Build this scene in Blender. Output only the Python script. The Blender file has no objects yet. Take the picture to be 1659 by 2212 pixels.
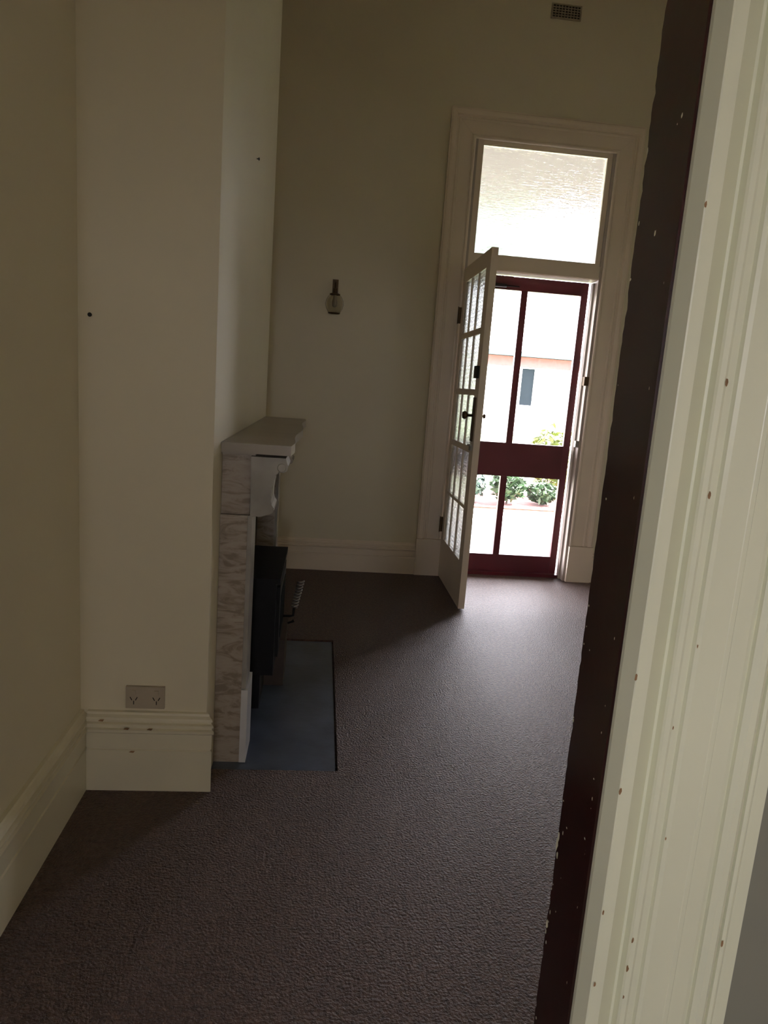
import bpy, bmesh, math, random
from mathutils import Matrix, Vector
C = bpy.context.scene
random.seed(7)

# ------------------------------------------------------------------ camera
CAM_H, FPX, W, H = 1.3, 1490.0, 1659, 2212
yaw, pitch, roll = 0.09787, -0.17959, 0.07279
f = Vector((math.sin(yaw)*math.cos(pitch), math.cos(yaw)*math.cos(pitch), math.sin(pitch)))
rt = f.cross(Vector((0, 0, 1))).normalized(); up = rt.cross(f)
r2 = math.cos(roll)*rt + math.sin(roll)*up; u2 = -math.sin(roll)*rt + math.cos(roll)*up
cam = bpy.data.cameras.new('camera'); co = bpy.data.objects.new('camera', cam); C.collection.objects.link(co)
co.matrix_world = Matrix(((r2.x, u2.x, -f.x, 0), (r2.y, u2.y, -f.y, 0), (r2.z, u2.z, -f.z, CAM_H), (0, 0, 0, 1)))
cam.sensor_fit = 'HORIZONTAL'; cam.sensor_width = 36; cam.lens = 36*FPX/W; cam.clip_start = .02
C.camera = co

# ------------------------------------------------------------------ sky, exposure, light portals
SKY = 115.0
w = bpy.data.worlds.new('sky'); C.world = w; w.use_nodes = True
bg = w.node_tree.nodes['Background']; bg.inputs[0].default_value = (.91, .89, .97, 1); bg.inputs[1].default_value = SKY
C.view_settings.view_transform = 'Standard'; C.view_settings.look = 'None'
C.view_settings.exposure = -1.52; C.view_settings.gamma = 1; C.view_settings.use_curve_mapping = False
sun = bpy.data.lights.new('sun', 'SUN'); sun.energy = 800; sun.angle = math.radians(3); sun.color = (1, .97, .92)
so_ = bpy.data.objects.new('sun', sun); C.collection.objects.link(so_); so_.rotation_euler = (0, math.radians(38), 0)
def portal(name, loc, sx, sy, rx, rz=0):
    l = bpy.data.lights.new(name, 'AREA'); l.shape = 'RECTANGLE'; l.size = sx; l.size_y = sy
    l.cycles.is_portal = True
    o = bpy.data.objects.new(name, l); C.collection.objects.link(o); o.location = loc; o.rotation_euler = (rx, 0, rz)
portal('portal_far_door', (1.34, 4.99, 1.45), 1.0, 2.95, -math.pi/2)
portal('portal_hall', (-1.70, -2.75, 1.53), .94, 1.29, math.pi/2, -math.pi/2)
portal('portal_hall_end', (.1, -5.3, 1.62), .44, .7, math.pi/2)
C.cycles.max_bounces = 14; C.cycles.diffuse_bounces = 8; C.cycles.transparent_max_bounces = 12
C.cycles.sample_clamp_indirect = 12

# ------------------------------------------------------------------ materials
def mat(name, col, rough=.6, var=0, vscale=8, bump=0, bscale=200, metal=0, spec=.5, col2=None, detail=4, stretch=None, bdist=.002):
    m = bpy.data.materials.new(name); m.use_nodes = True; nt = m.node_tree; b = nt.nodes['Principled BSDF']
    b.inputs['Base Color'].default_value = (*col, 1); b.inputs['Roughness'].default_value = rough
    b.inputs['Metallic'].default_value = metal; b.inputs['Specular IOR Level'].default_value = spec
    tc = nt.nodes.new('ShaderNodeTexCoord'); src = tc.outputs['Object']
    if stretch:
        mp = nt.nodes.new('ShaderNodeMapping'); mp.inputs['Scale'].default_value = stretch
        nt.links.new(src, mp.inputs[0]); src = mp.outputs[0]
    if var or col2:
        n = nt.nodes.new('ShaderNodeTexNoise'); n.inputs['Scale'].default_value = vscale; n.inputs['Detail'].default_value = detail
        nt.links.new(src, n.inputs['Vector'])
        cr = nt.nodes.new('ShaderNodeValToRGB'); c2 = col2 or tuple(c*(1-var) for c in col)
        cr.color_ramp.elements[0].position = .35; cr.color_ramp.elements[1].position = .65
        cr.color_ramp.elements[0].color = (*c2, 1); cr.color_ramp.elements[1].color = (*col, 1)
        nt.links.new(n.outputs[0], cr.inputs[0]); nt.links.new(cr.outputs[0], b.inputs['Base Color'])
    if bump:
        n = nt.nodes.new('ShaderNodeTexNoise'); n.inputs['Scale'].default_value = bscale; n.inputs['Detail'].default_value = 3
        nt.links.new(src, n.inputs['Vector'])
        bp = nt.nodes.new('ShaderNodeBump'); bp.inputs['Strength'].default_value = bump; bp.inputs['Distance'].default_value = bdist
        nt.links.new(n.outputs[0], bp.inputs['Height']); nt.links.new(bp.outputs[0], b.inputs['Normal'])
    return m
M = {}
M['wall'] = mat('wall_paint', (.67, .61, .465), .48, .05, 1.5, .15, 60)
M['trim'] = mat('cream_gloss_paint', (.69, .695, .525), .33, .06, 3, .12, 25)
M['skirting'] = mat('aged_skirting_paint', (.67, .62, .475), .33, .08, 4, .12, 25)
M['trim2'] = mat('cream_door_paint', (.76, .655, .535), .38, .06, 3, .1, 25)
M['jamb'] = mat('shaded_jamb_paint', (.44, .38, .33), .45, .15, 6)  # door recess shade put into the colour, dulling the sky-lit lining
M['ceil'] = mat('ceiling_paint', (.66, .62, .52), .8)
M['maroon'] = mat('maroon_gloss_paint', (.022, .003, .003), .18, spec=.4, var=.3, vscale=5, bump=.1, bscale=20)
M['maroon2'] = mat('maroon_screen_paint', (.095, .011, .020), .35, .2, 4, .1, 30)
M['rawwood'] = mat('chipped_wood', (.30, .17, .08), .8, .4, 30)
M['chip'] = mat('old_cream_chip', (.72, .68, .50), .5, .2, 30)
M['carpet'] = mat('carpet_pile', (.105, .058, .042), .95, bump=1.0, bscale=150, col2=(.045, .023, .016), vscale=70, spec=.15, bdist=.011)
M['slate'] = mat('hearth_slate', (.10, .125, .18), .36, .4, 5, .4, 40, bdist=.002)
M['soot'] = mat('soot_brick', (.02, .018, .016), .95, .3, 9, .3, 30)
M['iron'] = mat('black_iron', (.008, .008, .009), .6, .3, 12, .15, 60)
M['iron'].node_tree.nodes['Principled BSDF'].inputs['Specular IOR Level'].default_value = .25
M['iron2'] = mat('stove_brown_iron', (.055, .036, .026), .55, .4, 10)
M['steel'] = mat('dull_steel', (.35, .34, .32), .35, .2, 20, metal=.9)
M['brass'] = mat('aged_brass', (.10, .065, .035), .45, .3, 20, metal=.8)
M['plate'] = mat('aged_plastic', (.42, .36, .28), .4, .1, 10)
M['dark'] = mat('dark_gap', (.02, .018, .015), .8)
M['ventpaint'] = mat('vent_paint', (.36, .31, .22), .7, .3, 30)
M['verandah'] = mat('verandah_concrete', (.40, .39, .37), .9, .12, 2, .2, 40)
M['hallwall'] = mat('hall_wall_grey', (.20, .195, .155), .7, .05, 2)  # darker and greyer than the other hall walls
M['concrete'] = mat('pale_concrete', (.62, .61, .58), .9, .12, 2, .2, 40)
M['grass'] = mat('lawn', (.09, .12, .045), .95, .4, 9, .8, 60, bdist=.03)
M['leaf'] = mat('shrub_leaf', (.012, .045, .008), .6, .5, 12)
M['leaf2'] = mat('blue_green_leaf', (.02, .05, .035), .6, .5, 12)
M['leaf3'] = mat('yellow_green_leaf', (.08, .11, .008), .6, .4, 12)
M['bark'] = mat('bark', (.10, .07, .05), .9, .4, 20)
M['house'] = mat('white_render', (.80, .78, .76), .85, .06, 2)
M['roof'] = mat('pale_roof', (.85, .87, .9), .7, .1, 5)
M['gutter'] = mat('teal_gutter', (.02, .06, .065), .5)
M['brick'] = mat('red_brick', (.20, .07, .07), .9, .3, 14)
M['pane_dark'] = mat('far_window_glass', (.010, .014, .018), .7, spec=.05)
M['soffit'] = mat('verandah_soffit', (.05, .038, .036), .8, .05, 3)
M['mulch'] = mat('mulch', (.16, .06, .05), .95, .4, 14)

b = M['carpet'].node_tree.nodes['Principled BSDF']; b.inputs['Sheen Weight'].default_value = .06; b.inputs['Sheen Roughness'].default_value = .35; b.inputs['Sheen Tint'].default_value = (.95, .95, 1, 1)
M['carpet'].node_tree.nodes['Principled BSDF'].inputs['Roughness'].default_value = .5
b.inputs['Specular IOR Level'].default_value = .4
# marble: grey-brown with veins
m = mat('veined_marble', (.30, .27, .23), .38); nt = m.node_tree; b = nt.nodes['Principled BSDF']
tc = nt.nodes.new('ShaderNodeTexCoord'); mp = nt.nodes.new('ShaderNodeMapping'); mp.inputs['Rotation'].default_value = (.0, .55, .35); mp.inputs['Scale'].default_value = (1.0, 1.0, 3.2)
n1 = nt.nodes.new('ShaderNodeTexNoise'); n1.inputs['Scale'].default_value = 9; n1.inputs['Detail'].default_value = 9; n1.inputs['Distortion'].default_value = 1.6; n1.inputs['Roughness'].default_value = .62
cr = nt.nodes.new('ShaderNodeValToRGB'); e = cr.color_ramp.elements
e[0].position = .40; e[0].color = (.21, .17, .13, 1); e[1].position = .52; e[1].color = (.34, .285, .235, 1)
x = e.new(.70); x.color = (.38, .335, .285, 1)
nt.links.new(tc.outputs['Object'], mp.inputs[0]); nt.links.new(mp.outputs[0], n1.inputs['Vector']); nt.links.new(n1.outputs[0], cr.inputs[0]); nt.links.new(cr.outputs[0], b.inputs['Base Color'])
M['marble'] = m
M['shelf'] = mat('shelf_marble', (.32, .28, .235), .32, .15, 6, detail=8)
M['marble_lit'] = mat('lit_plinth_marble', (.60, .60, .62), .25, .1, 9)  # bluish door light on the plinth front put into the marble colour
M['marble_pale'] = mat('pale_marble', (.36, .34, .31), .25, .25, 9, detail=8)

def glass(name, rough, bump, scale, stretch, ior=1.45, tint=(1, 1, 1), dist=.004):
    m = bpy.data.materials.new(name); m.use_nodes = True; nt = m.node_tree; b = nt.nodes['Principled BSDF']
    b.inputs['Base Color'].default_value = (*tint, 1); b.inputs['Roughness'].default_value = rough
    b.inputs['Transmission Weight'].default_value = 1; b.inputs['IOR'].default_value = ior
    if bump:
        tc = nt.nodes.new('ShaderNodeTexCoord'); mp = nt.nodes.new('ShaderNodeMapping'); mp.inputs['Scale'].default_value = stretch
        n = nt.nodes.new('ShaderNodeTexNoise'); n.inputs['Scale'].default_value = scale; n.inputs['Detail'].default_value = 2; n.inputs['Distortion'].default_value = .6
        bp = nt.nodes.new('ShaderNodeBump'); bp.inputs['Strength'].default_value = bump; bp.inputs['Distance'].default_value = dist
        nt.links.new(tc.outputs['Object'], mp.inputs[0]); nt.links.new(mp.outputs[0], n.inputs['Vector'])
        nt.links.new(n.outputs[0], bp.inputs['Height']); nt.links.new(bp.outputs[0], b.inputs['Normal'])
    return m
M['pat_glass'] = glass('rippled_glass', .15, .45, 14, (1, 1, 6), dist=.012, tint=(.93, .93, .94))
M['leaf_glass'] = glass('reeded_glass', .12, .8, 12, (1, 1, 9), tint=(.95, .99, 1), dist=.012)
M['bulb_glass'] = glass('lamp_glass', .02, 0, 1, (1, 1, 1), ior=1.2, tint=(.98, .97, .94))
nt = M['leaf_glass'].node_tree; wv = nt.nodes.new('ShaderNodeTexWave'); wv.bands_direction = 'Z'; wv.inputs['Scale'].default_value = 13; wv.inputs['Distortion'].default_value = 3.5; wv.inputs['Detail'].default_value = 2; wv.inputs['Detail Scale'].default_value = 3
tc = nt.nodes.new('ShaderNodeTexCoord'); nt.links.new(tc.outputs['Object'], wv.inputs['Vector'])
bp = [q for q in nt.nodes if q.type == 'BUMP'][0]; nt.links.new(wv.outputs['Fac'], bp.inputs['Height']); bp.inputs['Strength'].default_value = .4; bp.inputs['Distance'].default_value = .006
# insect screen: fine woven mesh seen as a thin veil
m = bpy.data.materials.new('insect_mesh'); m.use_nodes = True; nt = m.node_tree; b = nt.nodes['Principled BSDF']
b.inputs['Base Color'].default_value = (.25, .25, .26, 1); b.inputs['Alpha'].default_value = .18; b.inputs['Roughness'].default_value = .6
M['mesh'] = m

# ------------------------------------------------------------------ helpers
def link(name, bm, m, parent=None, smooth=False, bevel=0):
    me = bpy.data.meshes.new(name)
    if bevel: bmesh.ops.bevel(bm, geom=[e for e in bm.edges if e.is_manifold and e.calc_face_angle(0) > .5], offset=bevel, segments=2, affect='EDGES', profile=.5, clamp_overlap=True)
    bmesh.ops.recalc_face_normals(bm, faces=bm.faces); bm.to_mesh(me); bm.free()
    if smooth:
        for p in me.polygons: p.use_smooth = True
    me.materials.append(M[m]); o = bpy.data.objects.new(name, me); C.collection.objects.link(o); o.parent = parent
    return o
def bx(bm, x0, x1, y0, y1, z0, z1):
    v = [bm.verts.new(p) for p in ((x0,y0,z0),(x1,y0,z0),(x1,y1,z0),(x0,y1,z0),(x0,y0,z1),(x1,y0,z1),(x1,y1,z1),(x0,y1,z1))]
    for q in ((0,3,2,1),(4,5,6,7),(0,1,5,4),(1,2,6,5),(2,3,7,6),(3,0,4,7)): bm.faces.new([v[i] for i in q])
def box(name, m, parent, *d, bevel=0):
    bm = bmesh.new()
    for q in (d if isinstance(d[0], tuple) else (d,)): bx(bm, *q)
    return link(name, bm, m, parent, bevel=bevel)
def prism(bm, pts, fn0, fn1):                       # pts: 2-D outline; fn maps (a,b) to 3-D at each end
    a = [bm.verts.new(fn0(*p)) for p in pts]; c = [bm.verts.new(fn1(*p)) for p in pts]; n = len(pts)
    for i in range(n): bm.faces.new((a[i], a[(i+1) % n], c[(i+1) % n], c[i]))
    bm.faces.new(a[::-1]); bm.faces.new(c)
def extr(name, m, parent, pts, fn0, fn1, bevel=0, smooth=False):
    bm = bmesh.new(); prism(bm, pts, fn0, fn1); return link(name, bm, m, parent, bevel=bevel, smooth=smooth)
def tube(bm, pts, r, n=10):
    pts = [Vector(p) for p in pts]; rings = []
    for i, p in enumerate(pts):
        t = (pts[min(i+1, len(pts)-1)] - pts[max(i-1, 0)]).normalized()
        a = t.orthogonal().normalized() if i == 0 else (rings_a - t*rings_a.dot(t)).normalized()
        rings_a = a; c = t.cross(a); rr = r[i] if isinstance(r, (list, tuple)) else r
        rings.append([bm.verts.new(p + rr*(math.cos(2*math.pi*k/n)*a + math.sin(2*math.pi*k/n)*c)) for k in range(n)])
    for A, B in zip(rings, rings[1:]):
        for k in range(n): bm.faces.new((A[k], A[(k+1) % n], B[(k+1) % n], B[k]))
    bm.faces.new(rings[0][::-1]); bm.faces.new(rings[-1])
def lathe(bm, prof, ctr, axis='Z', n=24):
    rings = []
    for r, h in prof:
        ring = []
        for k in range(n):
            a = 2*math.pi*k/n; p = (r*math.cos(a), r*math.sin(a), h)
            if axis == 'X': p = (h, p[0], p[1])
            if axis == 'Y': p = (p[0], h, p[1])
            ring.append(bm.verts.new(Vector(p) + Vector(ctr)))
        rings.append(ring)
    for A, B in zip(rings, rings[1:]):
        for k in range(n): bm.faces.new((A[k], A[(k+1) % n], B[(k+1) % n], B[k]))
    bm.faces.new(rings[0]); bm.faces.new(rings[-1])
def tag(o, label, cat, group=None, kind=None):
    o['label'] = label; o['category'] = cat
    if group: o['group'] = group
    if kind: o['kind'] = kind
    return o
def empty(name, loc, label, cat, group=None, kind=None):
    o = bpy.data.objects.new(name, None); C.collection.objects.link(o); o.location = loc; o.empty_display_size = .1
    return tag(o, label, cat, group, kind)
def rebase(root):
    for ch in root.children: ch.matrix_parent_inverse = root.matrix_basis.inverted()
    return root
S = 'structure'

# ------------------------------------------------------------------ room shell
XL, XR, YN, YF, ZC = -.69, 3.0, .845, 4.74, 4.15
box_f = bmesh.new()
HX1, HY0, HY1 = .118, 2.155, 3.372
for q in ((XL, XR, .78, HY0), (HX1, XR, HY0, HY1), (XL, XR, HY1, 4.86)): bx(box_f, *q, -.02, 0)
bx(box_f, XL, XR, HY0-.01, HY1+.01, -.05, -.0201)
fl = tag(link('floor', box_f, 'carpet'), 'brown-taupe cut pile carpet across the room floor', 'floor', kind=S)
tag(box('wall_left', 'wall', None, XL-.15, XL, YN, YF+.2, -.02, ZC), 'plain cream wall left of the chimney breast', 'wall', kind=S)
tag(box('wall_right', 'wall', None, XR, XR+.15, YN, YF+.2, -.02, ZC), 'cream wall on the right side of the room', 'wall', kind=S)
OX0, OX1 = .90, 1.805        # far doorway
tag(box('wall_far', 'wall', None, (XL, OX0-.03, YF, YF+.15, -.02, ZC), (OX1+.03, XR, YF, YF+.15, -.02, ZC), (OX0-.03, OX1+.03, YF, YF+.15, 2.95, ZC)), 'cream far wall holding the glazed doorway', 'wall', kind=S)
tag(box('ceiling', 'ceil', None, XL-.15, XR+.15, YN-.115, YF+.2, ZC, ZC+.1), 'plain ceiling high above the room', 'ceiling', kind=S)
# doorway wall we look through, and the hall behind the camera
JX, JL = .36, -.56
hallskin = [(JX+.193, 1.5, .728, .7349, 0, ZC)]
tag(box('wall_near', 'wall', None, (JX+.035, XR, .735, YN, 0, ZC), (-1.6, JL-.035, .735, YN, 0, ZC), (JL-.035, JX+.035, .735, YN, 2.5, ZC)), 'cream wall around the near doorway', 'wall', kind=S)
tag(box('wall_hall_doorway', 'hallwall', None, *hallskin), 'darker grey-green hall wall beside the foreground casing', 'wall', kind=S)
tag(box('wall_hall', 'wall', None, (-1.75, -1.6, -5.35, -3.2, 0, ZC), (-1.75, -1.6, -2.3, .845, 0, ZC), (-1.75, -1.6, -3.2, -2.3, 0, .9), (-1.75, -1.6, -3.2, -2.3, 2.15, ZC), (1.5, 1.65, -5.35, .735, 0, ZC), (-1.6, -.1, -5.35, -5.2, 0, ZC), (.3, 1.5, -5.35, -5.2, 0, ZC), (-.1, .3, -5.35, -5.2, 0, 1.3), (-.1, .3, -5.35, -5.2, 1.95, ZC), (-1.75, 1.65, -5.35, .73, ZC, ZC+.1)), 'cream walls and ceiling of the hall', 'wall', kind=S)  # unseen window openings added, placed to light the casing and chimney side
tag(box('floor_hall', 'carpet', None, -1.6, 1.5, -5.2, .7795, -.02, 0), 'taupe carpet of the hall before the near doorway', 'floor', kind=S)

# skirting profile (depth, height)
SK = [(0,0),(.022,0),(.022,.137),(.0175,.139),(.0175,.142),(.021,.145),(.021,.193),(.023,.194),(.028,.199),(.029,.208),(.021,.211),(.0205,.216),(.027,.220),(.027,.226),(.018,.229),(.018,.235),(.023,.238),(.021,.245),(.012,.251),(.010,.258),(0,.260)]
def skirt_x(name, x0, x1, y, label, k=1, cap=None, m='skirting'):     # runs along X, faces -Y
    return tag(extr(name, m, None, SK, lambda d, h: (x0, y-d, h*k), lambda d, h: (x1 + (cap and d or 0), y-d, h*k)), label, 'skirting', kind=S)
tag(extr('baseboard_left', 'skirting', None, SK, lambda d, h: (XL+d, YN, h), lambda d, h: (XL+d, 2.045-.0, h)), 'tall moulded cream skirting along the left wall', 'skirting', kind=S)
skirt_x('baseboard_chimney', XL+.0225, -.31, 2.045, 'tall chipped cream skirting on the chimney side', cap=True)
skirt_x('baseboard_far', XL, .708, YF, 'moulded cream skirting on the far wall left of the doorway', .86, m='trim2')
skirt_x('baseboard_right', 1.99, XR, YF, 'short run of cream skirting right of the far doorway', .86, m='trim2')
# chips in the skirting paint
ch = bmesh.new()
for x, z in ((-.62, .239), (-.545, .213), (-.475, .213), (-.53, .133)):
    a = .006; v = [ch.verts.new((x+dx, 2.045-.0295 if z > .2 else 2.045-.0225, z+dz)) for dx, dz in ((-.010, -.002), (.004, -.004), (.009, .003), (-.003, .003))]
    ch.faces.new(v)
link('paint_chip', ch, 'rawwood', bpy.data.objects['baseboard_chimney'])

# ------------------------------------------------------------------ chimney breast
CX, CY0, CY1 = -.31, 2.045, 3.86
FO0, FO1, FOZ = 2.36, 3.60, .88      # fire opening
cb = empty('wall_chimney', (-.5, 2.95, 0), 'cream chimney breast projecting from the left wall', 'chimney breast', kind=S)
box('pier', 'wall', cb, XL, CX, CY0, FO0, -.02, ZC)
box('pier', 'wall', cb, XL, CX, FO1, CY1, -.02, ZC)
box('upper_breast', 'wall', cb, XL, CX, FO0, FO1, FOZ, ZC)
box('fire_lining', 'soot', cb, (XL, XL+.02, FO0, FO1, -.019, FOZ), (XL+.02, CX-.01, FO0, FO0+.015, -.019, FOZ), (XL+.02, CX-.01, FO1-.015, FO1, -.019, FOZ), (XL+.02, CX-.01, FO0+.015, FO1-.015, FOZ-.015, FOZ), (XL+.02, CX-.001, FO0+.015, FO1-.015, -.019, -.006))

rebase(cb)
# marble chimneypiece
fp = empty('fireplace_surround', (-.31, 2.97, 0), 'veined grey marble fireplace surround with scroll brackets on the chimney breast', 'fireplace')
def leg(y0, y1):
    l = box('leg', 'marble', fp, -.309, -.222, y0, y1, -.005, .86, bevel=.004)
    box('leg_face', 'marble_pale', l, -.2218, -.208, y0+.004, y1-.03, .262, .86, bevel=.003)
    box('plinth', 'marble_lit', l, -.2218, -.200, y0-.002, y1-.015, -.005, .260, bevel=.003)
leg(2.21, 2.375); leg(3.585, 3.765)
box('frieze', 'marble', fp, -.309, -.218, 2.225, 3.76, .861, 1.054, bevel=.003)
corb = [(-.2175,1.053),(-.108,1.053),(-.106,1.045),(-.100,1.028),(-.103,1.012),(-.114,1.006),(-.128,1.008),(-.137,.998),(-.146,.975),(-.150,.945),(-.151,.915),(-.147,.900),(-.140,.890),(-.141,.878),(-.150,.869),(-.166,.866),(-.180,.860),(-.214,.8605)]
for y0, y1 in ((2.203, 2.36), (3.60, 3.77)):
    c = extr('bracket', 'marble_pale', fp, corb, lambda a, z: (a, y0, z), lambda a, z: (a, y1, z), bevel=.0025)
    bm = bmesh.new(); lathe(bm, [(.001, y0-.004), (.012, y0-.004), (.014, y0-.001), (.014, y1+.001), (.012, y1+.004), (.001, y1+.004)], (-.120, 0, 1.022), 'Y', 18); link('scroll', bm, 'marble_pale', c, smooth=False)
# shelf with a gently serpentine front and bevelled edge
n = 40; out = []
for i in range(n+1):
    t = i/n; y = 2.19 + t*(3.83-2.19); xo = -.088 + .008*math.cos(4*math.pi*t) - .012*math.exp(-((t-0)*18)**2) - .012*math.exp(-((t-1)*18)**2)
    out.append((xo, y))
box('bed_mould', 'shelf', fp, -.309, -.205, 2.215, 3.77, 1.0545, 1.0622)
pts = [(-.309, 2.19)] + out + [(-.309, 3.83)]
extr('mantel_shelf', 'shelf', fp, pts, lambda a, y: (a, y, 1.0625), lambda a, y: (a, y, 1.094), bevel=.004)
rebase(fp)
# hearth
tag(box('hearth_slab', 'slate', None, CX+.002, HX1-.008, HY0+.008, HY1-.008, -.0195, -.006, bevel=.002), 'dark blue-grey slate hearth set into the carpet before the fireplace', 'hearth')

# stove
st = empty('wood_stove', (-.35, 2.87, 0), 'black iron wood stove standing in the marble fireplace', 'stove')
SY0, SY1 = 2.60, 3.14
box('body', 'iron', st, -.50, -.142, SY0+.015, SY1-.015, .135, .515, bevel=.006)
tp = box('top_plate', 'iron', st, -.52, -.126, SY0, SY1, .516, .538, bevel=.004)
box('base', 'iron', st, -.48, -.192, SY0+.01, SY1-.01, -.0055, .134, bevel=.004)
d = box('door', 'iron', st, (-.141, -.128, SY0+.05, SY1-.05, .20, .49), bevel=.003)
box('glass', 'pane_dark', d, -.1279, -.126, SY0+.11, SY1-.11, .26, .44)
box('ash_lip', 'iron2', st, -.191, -.108, 2.83, 3.05, -.0055, .195, bevel=.004)
box('ledge', 'iron2', st, -.141, -.106, 2.80, 3.09, .197, .212, bevel=.002)
bm = bmesh.new(); tube(bm, [(-.1275, 2.97, .262), (-.10, 2.97, .262), (-.082, 2.97, .266), (-.080, 2.97, .30)], .006, 8)
hd = link('handle', bm, 'iron', st, smooth=True)
bm = bmesh.new(); pts = []
for i in range(9*12+1):
    a = 2*math.pi*i/12; t = i/(9*12)
    pts.append((-.080+.026*t+.0125*math.cos(a), 2.97+.0125*math.sin(a), .302+.125*t))
tube(bm, pts, .0045, 6); link('coil_grip', bm, 'steel', hd, smooth=True)
bm = bmesh.new(); tube(bm, [(-.105, 2.99, .222), (-.088, 2.99, .228), (-.078, 2.99, .234)], [.005, .005, .008], 8); link('air_lever', bm, 'iron', st, smooth=True)
bm = bmesh.new(); lathe(bm, [(.07, .539), (.07, .60), (.066, .60), (.066, .865)], (-.42, 2.87, 0), n=20); link('flue', bm, 'iron', st)
rebase(st)

# double socket on the side of the chimney breast
so = empty('power_socket', (-.495, 2.045, .307), 'brownish double power socket above the chimney skirting', 'socket')
box('face_plate', 'plate', so, -.553, -.437, 2.034, 2.0449, .272, .343, bevel=.003)
for dx in (-.529, -.461):
    box('switch', 'plate', so, dx-.006, dx+.006, 2.029, 2.0338, .318, .332, bevel=.001)
    bm = bmesh.new()
    for a, ox, oz in ((.5, -.008, .304), (-.5, .008, .304), (0, 0, .291)):
        c, s = math.cos(a), math.sin(a); v = []
        for px, pz in ((-.0014, -.006), (.0014, -.006), (.0014, .006), (-.0014, .006)):
            v.append(bm.verts.new((dx+ox+px*c-pz*s, 2.0336, oz+px*s+pz*c)))
        bm.faces.new(v)
    link('pin_slots', bm, 'dark', so)
rebase(so)
def nail(loc, ax, label):
    bm = bmesh.new(); lathe(bm, [(.0015, 0), (.0015, .007), (.006, .007), (.005, .010), (.001, .011)] if ax == 'X' else [(.0015, 0), (.0015, -.007), (.006, -.007), (.005, -.010), (.001, -.011)], (0, 0, 0), ax, 10)
    o = link('picture_nail', bm, 'dark'); o.location = loc; tag(o, label, 'nail')
nail((CX, 2.934, 2.137), 'X', 'small dark nail high on the chimney breast above the mantel')
nail((-.656, 2.045, 1.437), 'Y', 'small dark nail in the corner beside the left wall')

# ------------------------------------------------------------------ far doorway: lining, architrave, transom
t1 = empty('trim_1', (1.35, YF, 0), 'wide moulded cream architrave around the far doorway', 'architrave', kind=S)
AP = [(0,0),(0,.016),(.006,.020),(.016,.020),(.020,.013),(.028,.011),(.100,.011),(.106,.017),(.114,.017),(.120,.012),(.128,.012),(.134,.026),(.150,.030),(.160,.030),(.168,.024),(.172,.024),(.172,0)]   # from the opening outward, depth
for sgn, xi, nm in ((-1, OX0-.018, 'left'), (1, OX1+.018, 'right')):
    extr('architrave_post', 'trim2', t1, AP, lambda a, d: (xi+sgn*a, YF-d, .265), lambda a, d: (xi+sgn*a, YF-d, 2.905+a))
    x0, x1 = sorted((xi-sgn*.002, xi+sgn*.176))
    box('plinth_block', 'trim2', t1, x0, x1, YF-.034, YF-.0001, 0, .262, bevel=.003)
extr('architrave_head', 'trim2', t1, AP, lambda a, d: (OX0-.018-a, YF-d, 2.906+a), lambda a, d: (OX1+.018+a, YF-d, 2.906+a))
# lining (jambs, head, transom bar)
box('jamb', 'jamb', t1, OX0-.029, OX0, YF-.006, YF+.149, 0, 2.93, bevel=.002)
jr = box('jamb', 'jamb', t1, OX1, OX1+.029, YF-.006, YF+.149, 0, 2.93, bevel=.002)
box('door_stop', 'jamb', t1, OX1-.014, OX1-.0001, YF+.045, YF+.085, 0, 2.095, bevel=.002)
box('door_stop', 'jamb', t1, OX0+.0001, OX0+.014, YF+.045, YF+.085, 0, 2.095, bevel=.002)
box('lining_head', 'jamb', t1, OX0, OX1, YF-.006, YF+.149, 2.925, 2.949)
tb = box('transom_bar', 'trim2', t1, OX0+.0005, OX1-.0005, YF-.004, YF+.140, 2.108, 2.195, bevel=.004)
box('bead', 'trim2', tb, OX0+.001, OX1-.001, YF-.014, YF-.0045, 2.112, 2.124, bevel=.003)
rebase(t1)
w1 = empty('window_1', (1.35, YF+.03, 2.2), 'rippled glass transom window over the far doorway', 'window', kind=S)
for q in ((OX0+.001, .940, 2.1955, 2.924), (1.770, OX1-.001, 2.1955, 2.924), (.9405, 1.7695, 2.886, 2.924), (.9405, 1.7695, 2.1955, 2.214)):
    box('sash', 'trim2', w1, q[0], q[1], YF+.004, YF+.040, q[2], q[3], bevel=.002)
box('bead', 'trim2', w1, .9405, 1.7695, YF+.006, YF+.014, 2.877, 2.8855, bevel=.002)
box('pane', 'pat_glass', w1, .9407, 1.7693, YF+.018, YF+.022, 2.2145, 2.8765)
rebase(w1)
sill = tag(box('trim_3', 'maroon2', None, OX0+.001, OX1-.001, YF+.06, YF+.26, -.0005, .022, bevel=.004), 'worn maroon timber threshold under the screen door', 'threshold', kind=S)
# strike plates on the right jamb
tag(box('strike_plate', 'brass', None, (OX1-.016, OX1+.016, YF-.0095, YF-.0065, 1.405, 1.465), (OX1-.016, OX1-.0002, YF-.0064, YF+.030, 1.405, 1.465), bevel=.0008), 'dull metal strike plate on the right jamb of the far doorway', 'strike plate')
lt = empty('latch_keeper', (OX1-.008, YF+.095, 1.0), 'small pale latch keeper low on the right jamb beside the screen door', 'latch')
box('plate', 'steel', lt, OX1-.022, OX1-.0005, YF-.003, YF+.034, .975, 1.02, bevel=.002)
rebase(lt)

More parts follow.
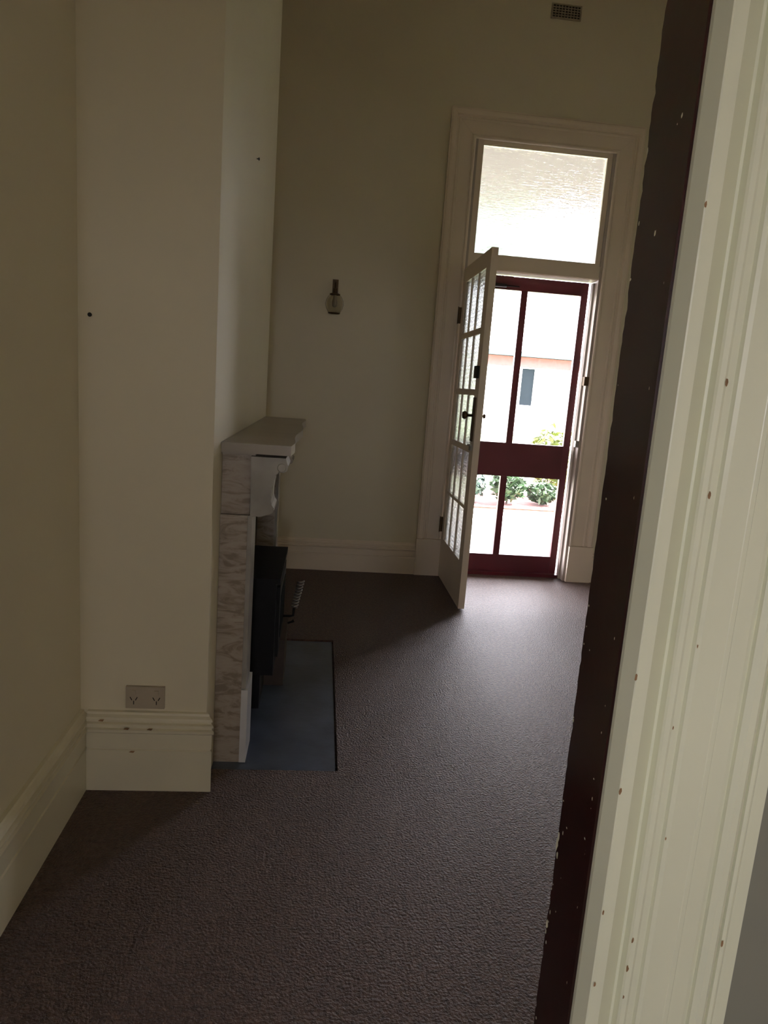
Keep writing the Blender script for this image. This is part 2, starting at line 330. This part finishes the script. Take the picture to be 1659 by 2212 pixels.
# maroon screen door
d2 = empty('door_2', (1.35, 4.87, 0), 'closed maroon timber screen door with four mesh panels in the far doorway', 'screen door', kind=S)
y0, y1 = 4.842, 4.874
SX0, SX1 = .906, 1.784
box('stile', 'maroon2', d2, SX0, .962, y0, y1, .0225, 2.101, bevel=.003)
box('stile', 'maroon2', d2, 1.735, SX1, y0, y1, .0225, 2.101, bevel=.003)
box('rail', 'maroon2', d2, .9625, 1.7345, y0, y1, 2.012, 2.101, bevel=.003)
box('rail', 'maroon2', d2, .9625, 1.7345, y0, y1, .728, .968, bevel=.003)
box('rail', 'maroon2', d2, .9625, 1.7345, y0, y1, .0225, .148, bevel=.003)
box('mullion', 'maroon2', d2, 1.312, 1.358, y0, y1, .9685, 2.0115, bevel=.003)
box('mullion', 'maroon2', d2, 1.300, 1.346, y0, y1, .1485, .7275, bevel=.003)
for a in ((.9625, 1.3115, .9685, 2.0115), (1.3585, 1.7345, .9685, 2.0115), (.9625, 1.2995, .1485, .7275), (1.3465, 1.7345, .1485, .7275)):
    box('mesh_panel', 'mesh', d2, a[0], a[1], 4.858, 4.8584, a[2], a[3])
bm = bmesh.new(); tube(bm, [(1.02, 4.826, 2.035), (1.20, 4.826, 2.035)], .012, 12); tube(bm, [(1.20, 4.826, 2.035), (1.29, 4.828, 2.035)], .004, 8)
link('door_closer', bm, 'iron', d2, smooth=True)
rebase(d2)

# glazed inner door standing open into the room
d1 = empty('door_1', (.90, 4.72, 0), 'cream glazed door with fifteen reeded panes standing open into the room', 'door', kind=S)
lx0, lx1, ly0, ly1 = .880, .918, 3.950, 4.722
gy0, gy1 = 4.052, 4.625
box('stile', 'trim2', d1, lx0, lx1, ly0, gy0, .010, 2.10, bevel=.002)
box('stile', 'trim2', d1, lx0, lx1, gy1, ly1, .010, 2.10, bevel=.002)
box('rail', 'trim2', d1, lx0, lx1, gy0+.0002, gy1-.0002, 2.005, 2.10, bevel=.002)
box('rail', 'trim2', d1, lx0, lx1, gy0+.0002, gy1-.0002, .010, .288, bevel=.002)
rows = [(1.675, 2.0045), (1.322, 1.640), (.985, 1.285), (.628, .948), (.2885, .608)]
for (a, b), (c, e_) in zip(rows, rows[1:]): box('glazing_bar', 'trim2', d1, .8805, .897, gy0+.0002, gy1-.0002, e_, a, bevel=.001)
pw = (gy1-gy0-.036)/3; cols = [(gy0+.0003+i*(pw+.018), gy0+.0003+i*(pw+.018)+pw) for i in range(3)]
for z0, z1 in rows:
    for i in range(2): box('glazing_bar', 'trim2', d1, .8805, .897, cols[i][1], cols[i+1][0], z0+.0002, z1-.0002, bevel=.001)
    for c in cols: box('pane', 'leaf_glass', d1, .8855, .8885, c[0]+.0002, c[1]-.0003, z0+.0003, z1-.0003)
lk = box('lock', 'iron', d1, .862, .8795, 3.975, 4.045, 1.385, 1.455, bevel=.002)
hb = box('handle_plate', 'brass', d1, .872, .8795, 3.985, 4.035, 1.02, 1.275, bevel=.002)
bm = bmesh.new(); lathe(bm, [(.008, -.0001), (.008, -.028), (.020, -.036), (.025, -.048), (.018, -.060), (.002, -.064)], (.872, 4.01, 1.17), 'X', 16); link('knob', bm, 'brass', hb, smooth=True)
bm = bmesh.new(); lathe(bm, [(.006, .0001), (.006, .014), (.013, .018), (.014, .024), (.010, .030), (.002, .032)], (lx1, 4.01, 1.17), 'X', 16); link('knob', bm, 'brass', d1, smooth=True)
bm = bmesh.new(); tube(bm, [(.868, 3.972, 1.0), (.868, 4.05, .995)], .006, 8); bx(bm, .872, .8795, 3.99, 4.04, .965, 1.0); link('bolt', bm, 'steel', d1)
for z in (1.80, .38):
    box('hinge', 'brass', d1, (.860, .8795, 4.690, 4.704, z-.052, z+.052), (.8562, .8598, 4.688, 4.698, z-.056, z+.056), bevel=.001)
rebase(d1)

# ------------------------------------------------------------------ wall lamp and vent
wl = empty('wall_lamp', (.036, YF, 1.86), 'small wall lamp with a dark arm and clear glass globe on the far wall', 'wall lamp')
box('back_plate', 'brass', wl, .018, .056, YF-.008, YF-.0005, 1.88, 1.965, bevel=.003)
bm = bmesh.new(); tube(bm, [(.037, YF-.008, 1.935), (.037, YF-.04, 1.945), (.037, YF-.065, 1.93), (.037, YF-.07, 1.90)], .006, 8); link('arm', bm, 'brass', wl, smooth=True)
bm = bmesh.new(); lathe(bm, [(.004, 1.903), (.014, 1.900), (.016, 1.872), (.034, 1.866), (.034, 1.860), (.002, 1.860)], (.037, YF-.07, 0), n=20); link('gallery', bm, 'brass', wl)
bm = bmesh.new(); prof = [(.028, 1.862), (.044, 1.850), (.057, 1.825), (.060, 1.800), (.054, 1.775), (.040, 1.752), (.036, 1.748)]
lathe(bm, prof + [(r-.002, z) for r, z in prof[::-1]], (.037, YF-.07, 0), n=28)
for fc in [fc for fc in bm.faces if len(fc.verts) > 4]: bm.faces.remove(fc)
sh = link('globe', bm, 'bulb_glass', wl, smooth=True)
bm = bmesh.new(); tube(bm, [(.037+.037*math.cos(a*math.pi/12), YF-.07+.037*math.sin(a*math.pi/12), 1.746) for a in range(25)], .003, 6); link('rim', bm, 'brass', sh, smooth=True)
bm = bmesh.new(); lathe(bm, [(.002, 1.858), (.010, 1.858), (.011, 1.84), (.018, 1.815), (.015, 1.79), (.003, 1.782)], (.037, YF-.07, 0), n=16); link('bulb', bm, 'plate', wl, smooth=True)
rebase(wl)
vt = empty('wall_vent', (1.387, YF, 3.695), 'old painted grille vent high on the far wall above the doorway', 'vent')
fr = ((1.290, 1.484, YF-.008, YF-.0005, 3.730, 3.738), (1.290, 1.484, YF-.008, YF-.0005, 3.652, 3.661), (1.290, 1.299, YF-.008, YF-.0005, 3.6611, 3.7299), (1.475, 1.484, YF-.008, YF-.0005, 3.6611, 3.7299))
box('frame', 'ventpaint', vt, *fr)
box('backing', 'dark', vt, 1.2995, 1.4745, YF-.0012, YF-.0004, 3.6613, 3.7297)
for i in range(4):
    z = 3.674+i*.0145; box('louvre', 'ventpaint', vt, 1.2992, 1.4748, YF-.006, YF-.0013, z-.0028, z+.0028)
bm = bmesh.new()
for i in range(8): bx(bm, 1.317+i*.020-.003, 1.317+i*.020+.003, YF-.0072, YF-.0061, 3.6612, 3.7298)
link('grille_bars', bm, 'ventpaint', vt)
rebase(vt)

# ------------------------------------------------------------------ near doorway: maroon jamb, cream casing
t2 = empty('trim_2', (.45, .72, 0), 'cream moulded door casing with a chipped maroon jamb in the foreground', 'door casing', kind=S)
# maroon jamb board with irregular paint edge against the room side
bm = bmesh.new(); nz = 260; va = []; 
for i in range(nz+1):
    z = 2.499*i/nz; j = random.uniform(-.0012, .0008) if random.random() > .12 else random.uniform(-.004, -.001)
    va.append([bm.verts.new(p) for p in ((JX, .7305, z), (JX, .8425+j, z), (JX+.006, .8452, z), (JX+.034, .8452, z), (JX+.034, .7305, z))])
for A, B in zip(va, va[1:]):
    for k in range(5): bm.faces.new((A[k], A[(k+1) % 5], B[(k+1) % 5], B[k]))
bm.faces.new(va[0][::-1]); bm.faces.new(va[-1])
jb = link('jamb', bm, 'maroon', t2)
# narrow planted bead at the hall edge of the maroon face
box('rebate_bead', 'maroon', t2, JX-.0035, JX-.0002, .7308, .7455, 0, 2.499, bevel=.001)
# small bare chips on the maroon paint
bm = bmesh.new()
for i in range(95):
    z = random.uniform(.35, 2.0); y = random.choice((random.uniform(.8345, .8405),)*2 + (random.uniform(.7465, .7525),)*5 + (random.uniform(.75, .83),)); s = random.uniform(.0008, .0026); k = random.uniform(.5, 2.2)
    x_ = JX-.0003
    v = [bm.verts.new((x_, y+math.cos(a)*s*random.uniform(.6, 1), z+math.sin(a)*s*k*random.uniform(.6, 1))) for a in [q*math.pi/3 for q in range(6)]]
    bm.faces.new(v)
for y, z, s in ((.838, .70, .005), (.841, .688, .006), (.839, .56, .005), (.835, .675, .004), (.748, 1.06, .004), (.749, .50, .003), (.79, 1.49, .003)):
    v = [bm.verts.new((JX-.0005, y+math.cos(a)*s*random.uniform(.4, .8), z+math.sin(a)*s*random.uniform(.8, 1.9))) for a in [q*math.pi/4 for q in range(8)]]; bm.faces.new(v)
pc = link('paint_chip', bm, 'chip', jb); pc['kind'] = 'stuff'
# casing profile seen in plan (x, y), hall side toward -y
CP = [(JX,.7300),(.3600,.7240),(.3655,.7005),(.3670,.6995),(.3810,.6990),(.3825,.7000),(.4030,.7140),(.4060,.7130),(.4075,.7035),(.4095,.7010),(.4150,.7000),(.4180,.7010),
      (.4235,.7010),(.4250,.7045),(.4280,.7045),(.4300,.7000),(.4350,.6985),(.4440,.6988),(.4640,.6988),(.4650,.6982),(.4700,.6982),(.4710,.6988),(.4900,.6990),
      (.4950,.7000),(.4965,.7035),(.4985,.7035),(.5000,.6990),(.5060,.6945),(.5130,.6935),(.5175,.6960),(.5185,.7010),(.5205,.7010),(.5215,.6965),(.5250,.6950),(.5270,.6955),(.5300,.6985),(.5460,.6985),(.5470,.7000),(.5470,.7348),(JX,.7348)]
cs = extr('casing_post', 'trim', t2, CP, lambda a, b_: (a, b_, 0), lambda a, b_: (a, b_, 2.55))
# chips knocked out of the casing arrises
bm = bmesh.new()
for x_, y_, z, s in ((.3655,.7000,1.00,.004),(.3662,.6992,.86,.004),(.3668,.6990,.70,.003),(.4090,.7008,.62,.004),(.4100,.7005,.66,.0035),(.4095,.7006,.58,.0025),(.4170,.6997,1.33,.004),(.4180,.7005,1.21,.004),(.5220,.6955,.66,.004),(.4300,.6985,.80,.0018),(.4310,.6985,1.04,.002),(.4185,.7004,.94,.002),(.366,.6993,1.50,.003),(.369,.6985,.60,.003)):
    v = [bm.verts.new((x_+math.cos(a)*s*.55*random.uniform(.6, 1), y_-.0006, z+math.sin(a)*s*1.4*random.uniform(.6, 1))) for a in [q*math.pi/4 for q in range(8)]]; bm.faces.new(v)
pc = link('paint_chip', bm, 'rawwood', cs); pc['kind'] = 'stuff'
mirror = [(JL+JX-a, b_) for a, b_ in CP]
extr('casing_post', 'trim', t2, mirror, lambda a, b_: (a, b_, 0), lambda a, b_: (a, b_, 2.55))
box('jamb', 'maroon', t2, JL-.034, JL, .7352, .845, 0, 2.499)
box('casing_head', 'trim', t2, JL-.15, JX+.15, .700, .7348, 2.5505, 2.70)
box('lining_head', 'maroon', t2, JL, JX, .7352, .845, 2.47, 2.4995)
rebase(t2)

# ------------------------------------------------------------------ outside
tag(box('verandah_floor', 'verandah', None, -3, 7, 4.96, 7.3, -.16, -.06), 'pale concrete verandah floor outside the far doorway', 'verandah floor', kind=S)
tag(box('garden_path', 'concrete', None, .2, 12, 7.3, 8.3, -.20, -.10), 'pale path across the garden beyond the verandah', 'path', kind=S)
tag(box('lawn', 'grass', None, -30, 40, 8.3, 60, -.30, -.12), 'bright lawn beyond the garden path', 'lawn', kind=S)
tag(box('ground', 'concrete', None, (-40, -1.76, -40, 4.9, -.2, -.05), (-1.76, 40, -40, -5.36, -.2, -.05)), 'pale paving outside the hall openings', 'ground', kind=S)
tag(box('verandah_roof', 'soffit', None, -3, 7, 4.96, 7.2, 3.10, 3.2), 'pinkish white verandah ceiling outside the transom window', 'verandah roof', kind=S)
tag(box('house_wall_outside', 'house', None, (-3, OX0-.03, 4.955, 4.96, -.1, 3.1), (OX1+.03, 7, 4.955, 4.96, -.1, 3.1)), 'outer face of the wall beside the far doorway', 'wall', kind=S)

def shrub(cx, cy, r, h, m, nl, label, seed, group='garden shrubs'):
    rnd = random.Random(seed)
    root = empty('shrub', (cx, cy, -.10), label, 'shrub', group)
    bm = bmesh.new()
    for k in range(5):
        a = rnd.uniform(0, 6.3); tube(bm, [(cx, cy, -.118), (cx+.2*r*math.cos(a), cy+.2*r*math.sin(a), h*.4), (cx+.5*r*math.cos(a), cy+.5*r*math.sin(a), h*.75)], [.012, .009, .004], 5)
    link('stem', bm, 'bark', root)
    bm = bmesh.new()
    for k in range(nl):
        d = Vector((rnd.gauss(0, 1), rnd.gauss(0, 1), rnd.gauss(0, 1))).normalized()*rnd.uniform(.55, 1)
        c = Vector((cx+d.x*r, cy+d.y*r, -.1+h*.52+d.z*h*.48)); s = rnd.uniform(.025, .05)
        a = Vector((rnd.gauss(0, 1), rnd.gauss(0, 1), rnd.gauss(0, .6))).normalized(); b_ = a.cross(Vector((rnd.gauss(0, 1), rnd.gauss(0, 1), rnd.gauss(0, 1)))).normalized()
        v = [bm.verts.new(c+p) for p in (-a*s*1.5, b_*s*.6, a*s*1.5, -b_*s*.6)]; bm.faces.new(v)
    o = link('foliage', bm, m, root); o['kind'] = 'stuff'
    rebase(root)
shrub(1.90, 8.75, .26, .42, 'leaf2', 500, 'low blue-green shrub seen through the lower left screen panel', 1)
shrub(2.47, 8.80, .24, .50, 'leaf', 600, 'low green shrub behind the lower screen door mullion', 2)
shrub(3.30, 9.60, .36, 1.05, 'leaf3', 900, 'yellow-green shrub at the right edge of the screen door', 3)
shrub(2.98, 8.90, .22, .30, 'leaf', 420, 'lowest green shrub seen through the lower right screen panel', 4)
shrub(1.95, 10.6, .34, .55, 'leaf', 700, 'green shrub on the lawn behind the blue-green shrub', 5)
tag(box('flower_bed', 'mulch', None, 1.4, 4.6, 8.45, 9.9, -.119, -.105, bevel=.004), 'reddish mulch bed under the garden shrubs', 'garden bed', kind=S)
# tree whose foliage touches the top left of the screen panels
tr = empty('tree', (2.2, 11.5, -.12), 'leafy garden tree behind the top of the screen door mullion', 'tree')
bm = bmesh.new(); tube(bm, [(2.2, 11.5, -.125), (2.25, 11.5, 1.2), (2.35, 11.5, 2.4), (2.5, 11.5, 3.6)], [.09, .075, .06, .03], 10); link('trunk', bm, 'bark', tr, smooth=True)
bm = bmesh.new(); rnd = random.Random(9)
for k in range(2600):
    d = Vector((rnd.gauss(0, 1), rnd.gauss(0, 1), rnd.gauss(0, 1))).normalized()*rnd.uniform(.3, 1)**.5
    c = Vector((2.45+d.x*.95, 11.5+d.y*.95, 4.0+d.z*1.0)); s = rnd.uniform(.04, .08)
    a = Vector((rnd.gauss(0, 1), rnd.gauss(0, 1), rnd.gauss(0, .6))).normalized(); b_ = a.orthogonal().normalized()
    bm.faces.new([bm.verts.new(c+p) for p in (-a*s*1.4, b_*s*.6, a*s*1.4, -b_*s*.6)])
o = link('foliage', bm, 'leaf', tr); o['kind'] = 'stuff'; rebase(tr)
# neighbouring house
ho = empty('neighbour_house', (9, 26, -.12), 'white neighbouring house with teal gutter and red brick band beyond the garden', 'house')
box('wall', 'house', ho, (5.0, 7.05, 25, 25.3, -.12, 2.35), (7.62, 16, 25, 25.3, -.12, 2.35), (7.05, 7.62, 25, 25.3, -.12, .95), (5.0, 16, 30, 30.2, -.12, 2.7), (5.0, 5.2, 25.3, 30, -.12, 2.7))
box('brick_band', 'brick', ho, 5.0, 16, 24.98, 25.3, 2.351, 2.70)
wn = box('window_frame', 'house', ho, (7.05, 7.10, 24.97, 25.1, .951, 2.34), (7.57, 7.62, 24.97, 25.1, .951, 2.34), (7.1, 7.57, 24.97, 25.1, 2.30, 2.34), (7.1, 7.57, 24.97, 25.1, .951, .99))
box('pane', 'pane_dark', wn, 7.101, 7.569, 25.02, 25.03, .991, 2.299)
box('gutter', 'gutter', ho, 4.8, 16.2, 24.55, 24.68, 2.70, 2.87, bevel=.02)
extr('roof', 'roof', ho, [(24.68, 2.72), (27.6, 4.4), (30.6, 2.72)], lambda a, b_: (4.8, a, b_), lambda a, b_: (16.2, a, b_))
box('ridge_flashing', 'gutter', ho, 7.95, 9.15, 26.45, 26.55, 3.70, 3.84)
rebase(ho)
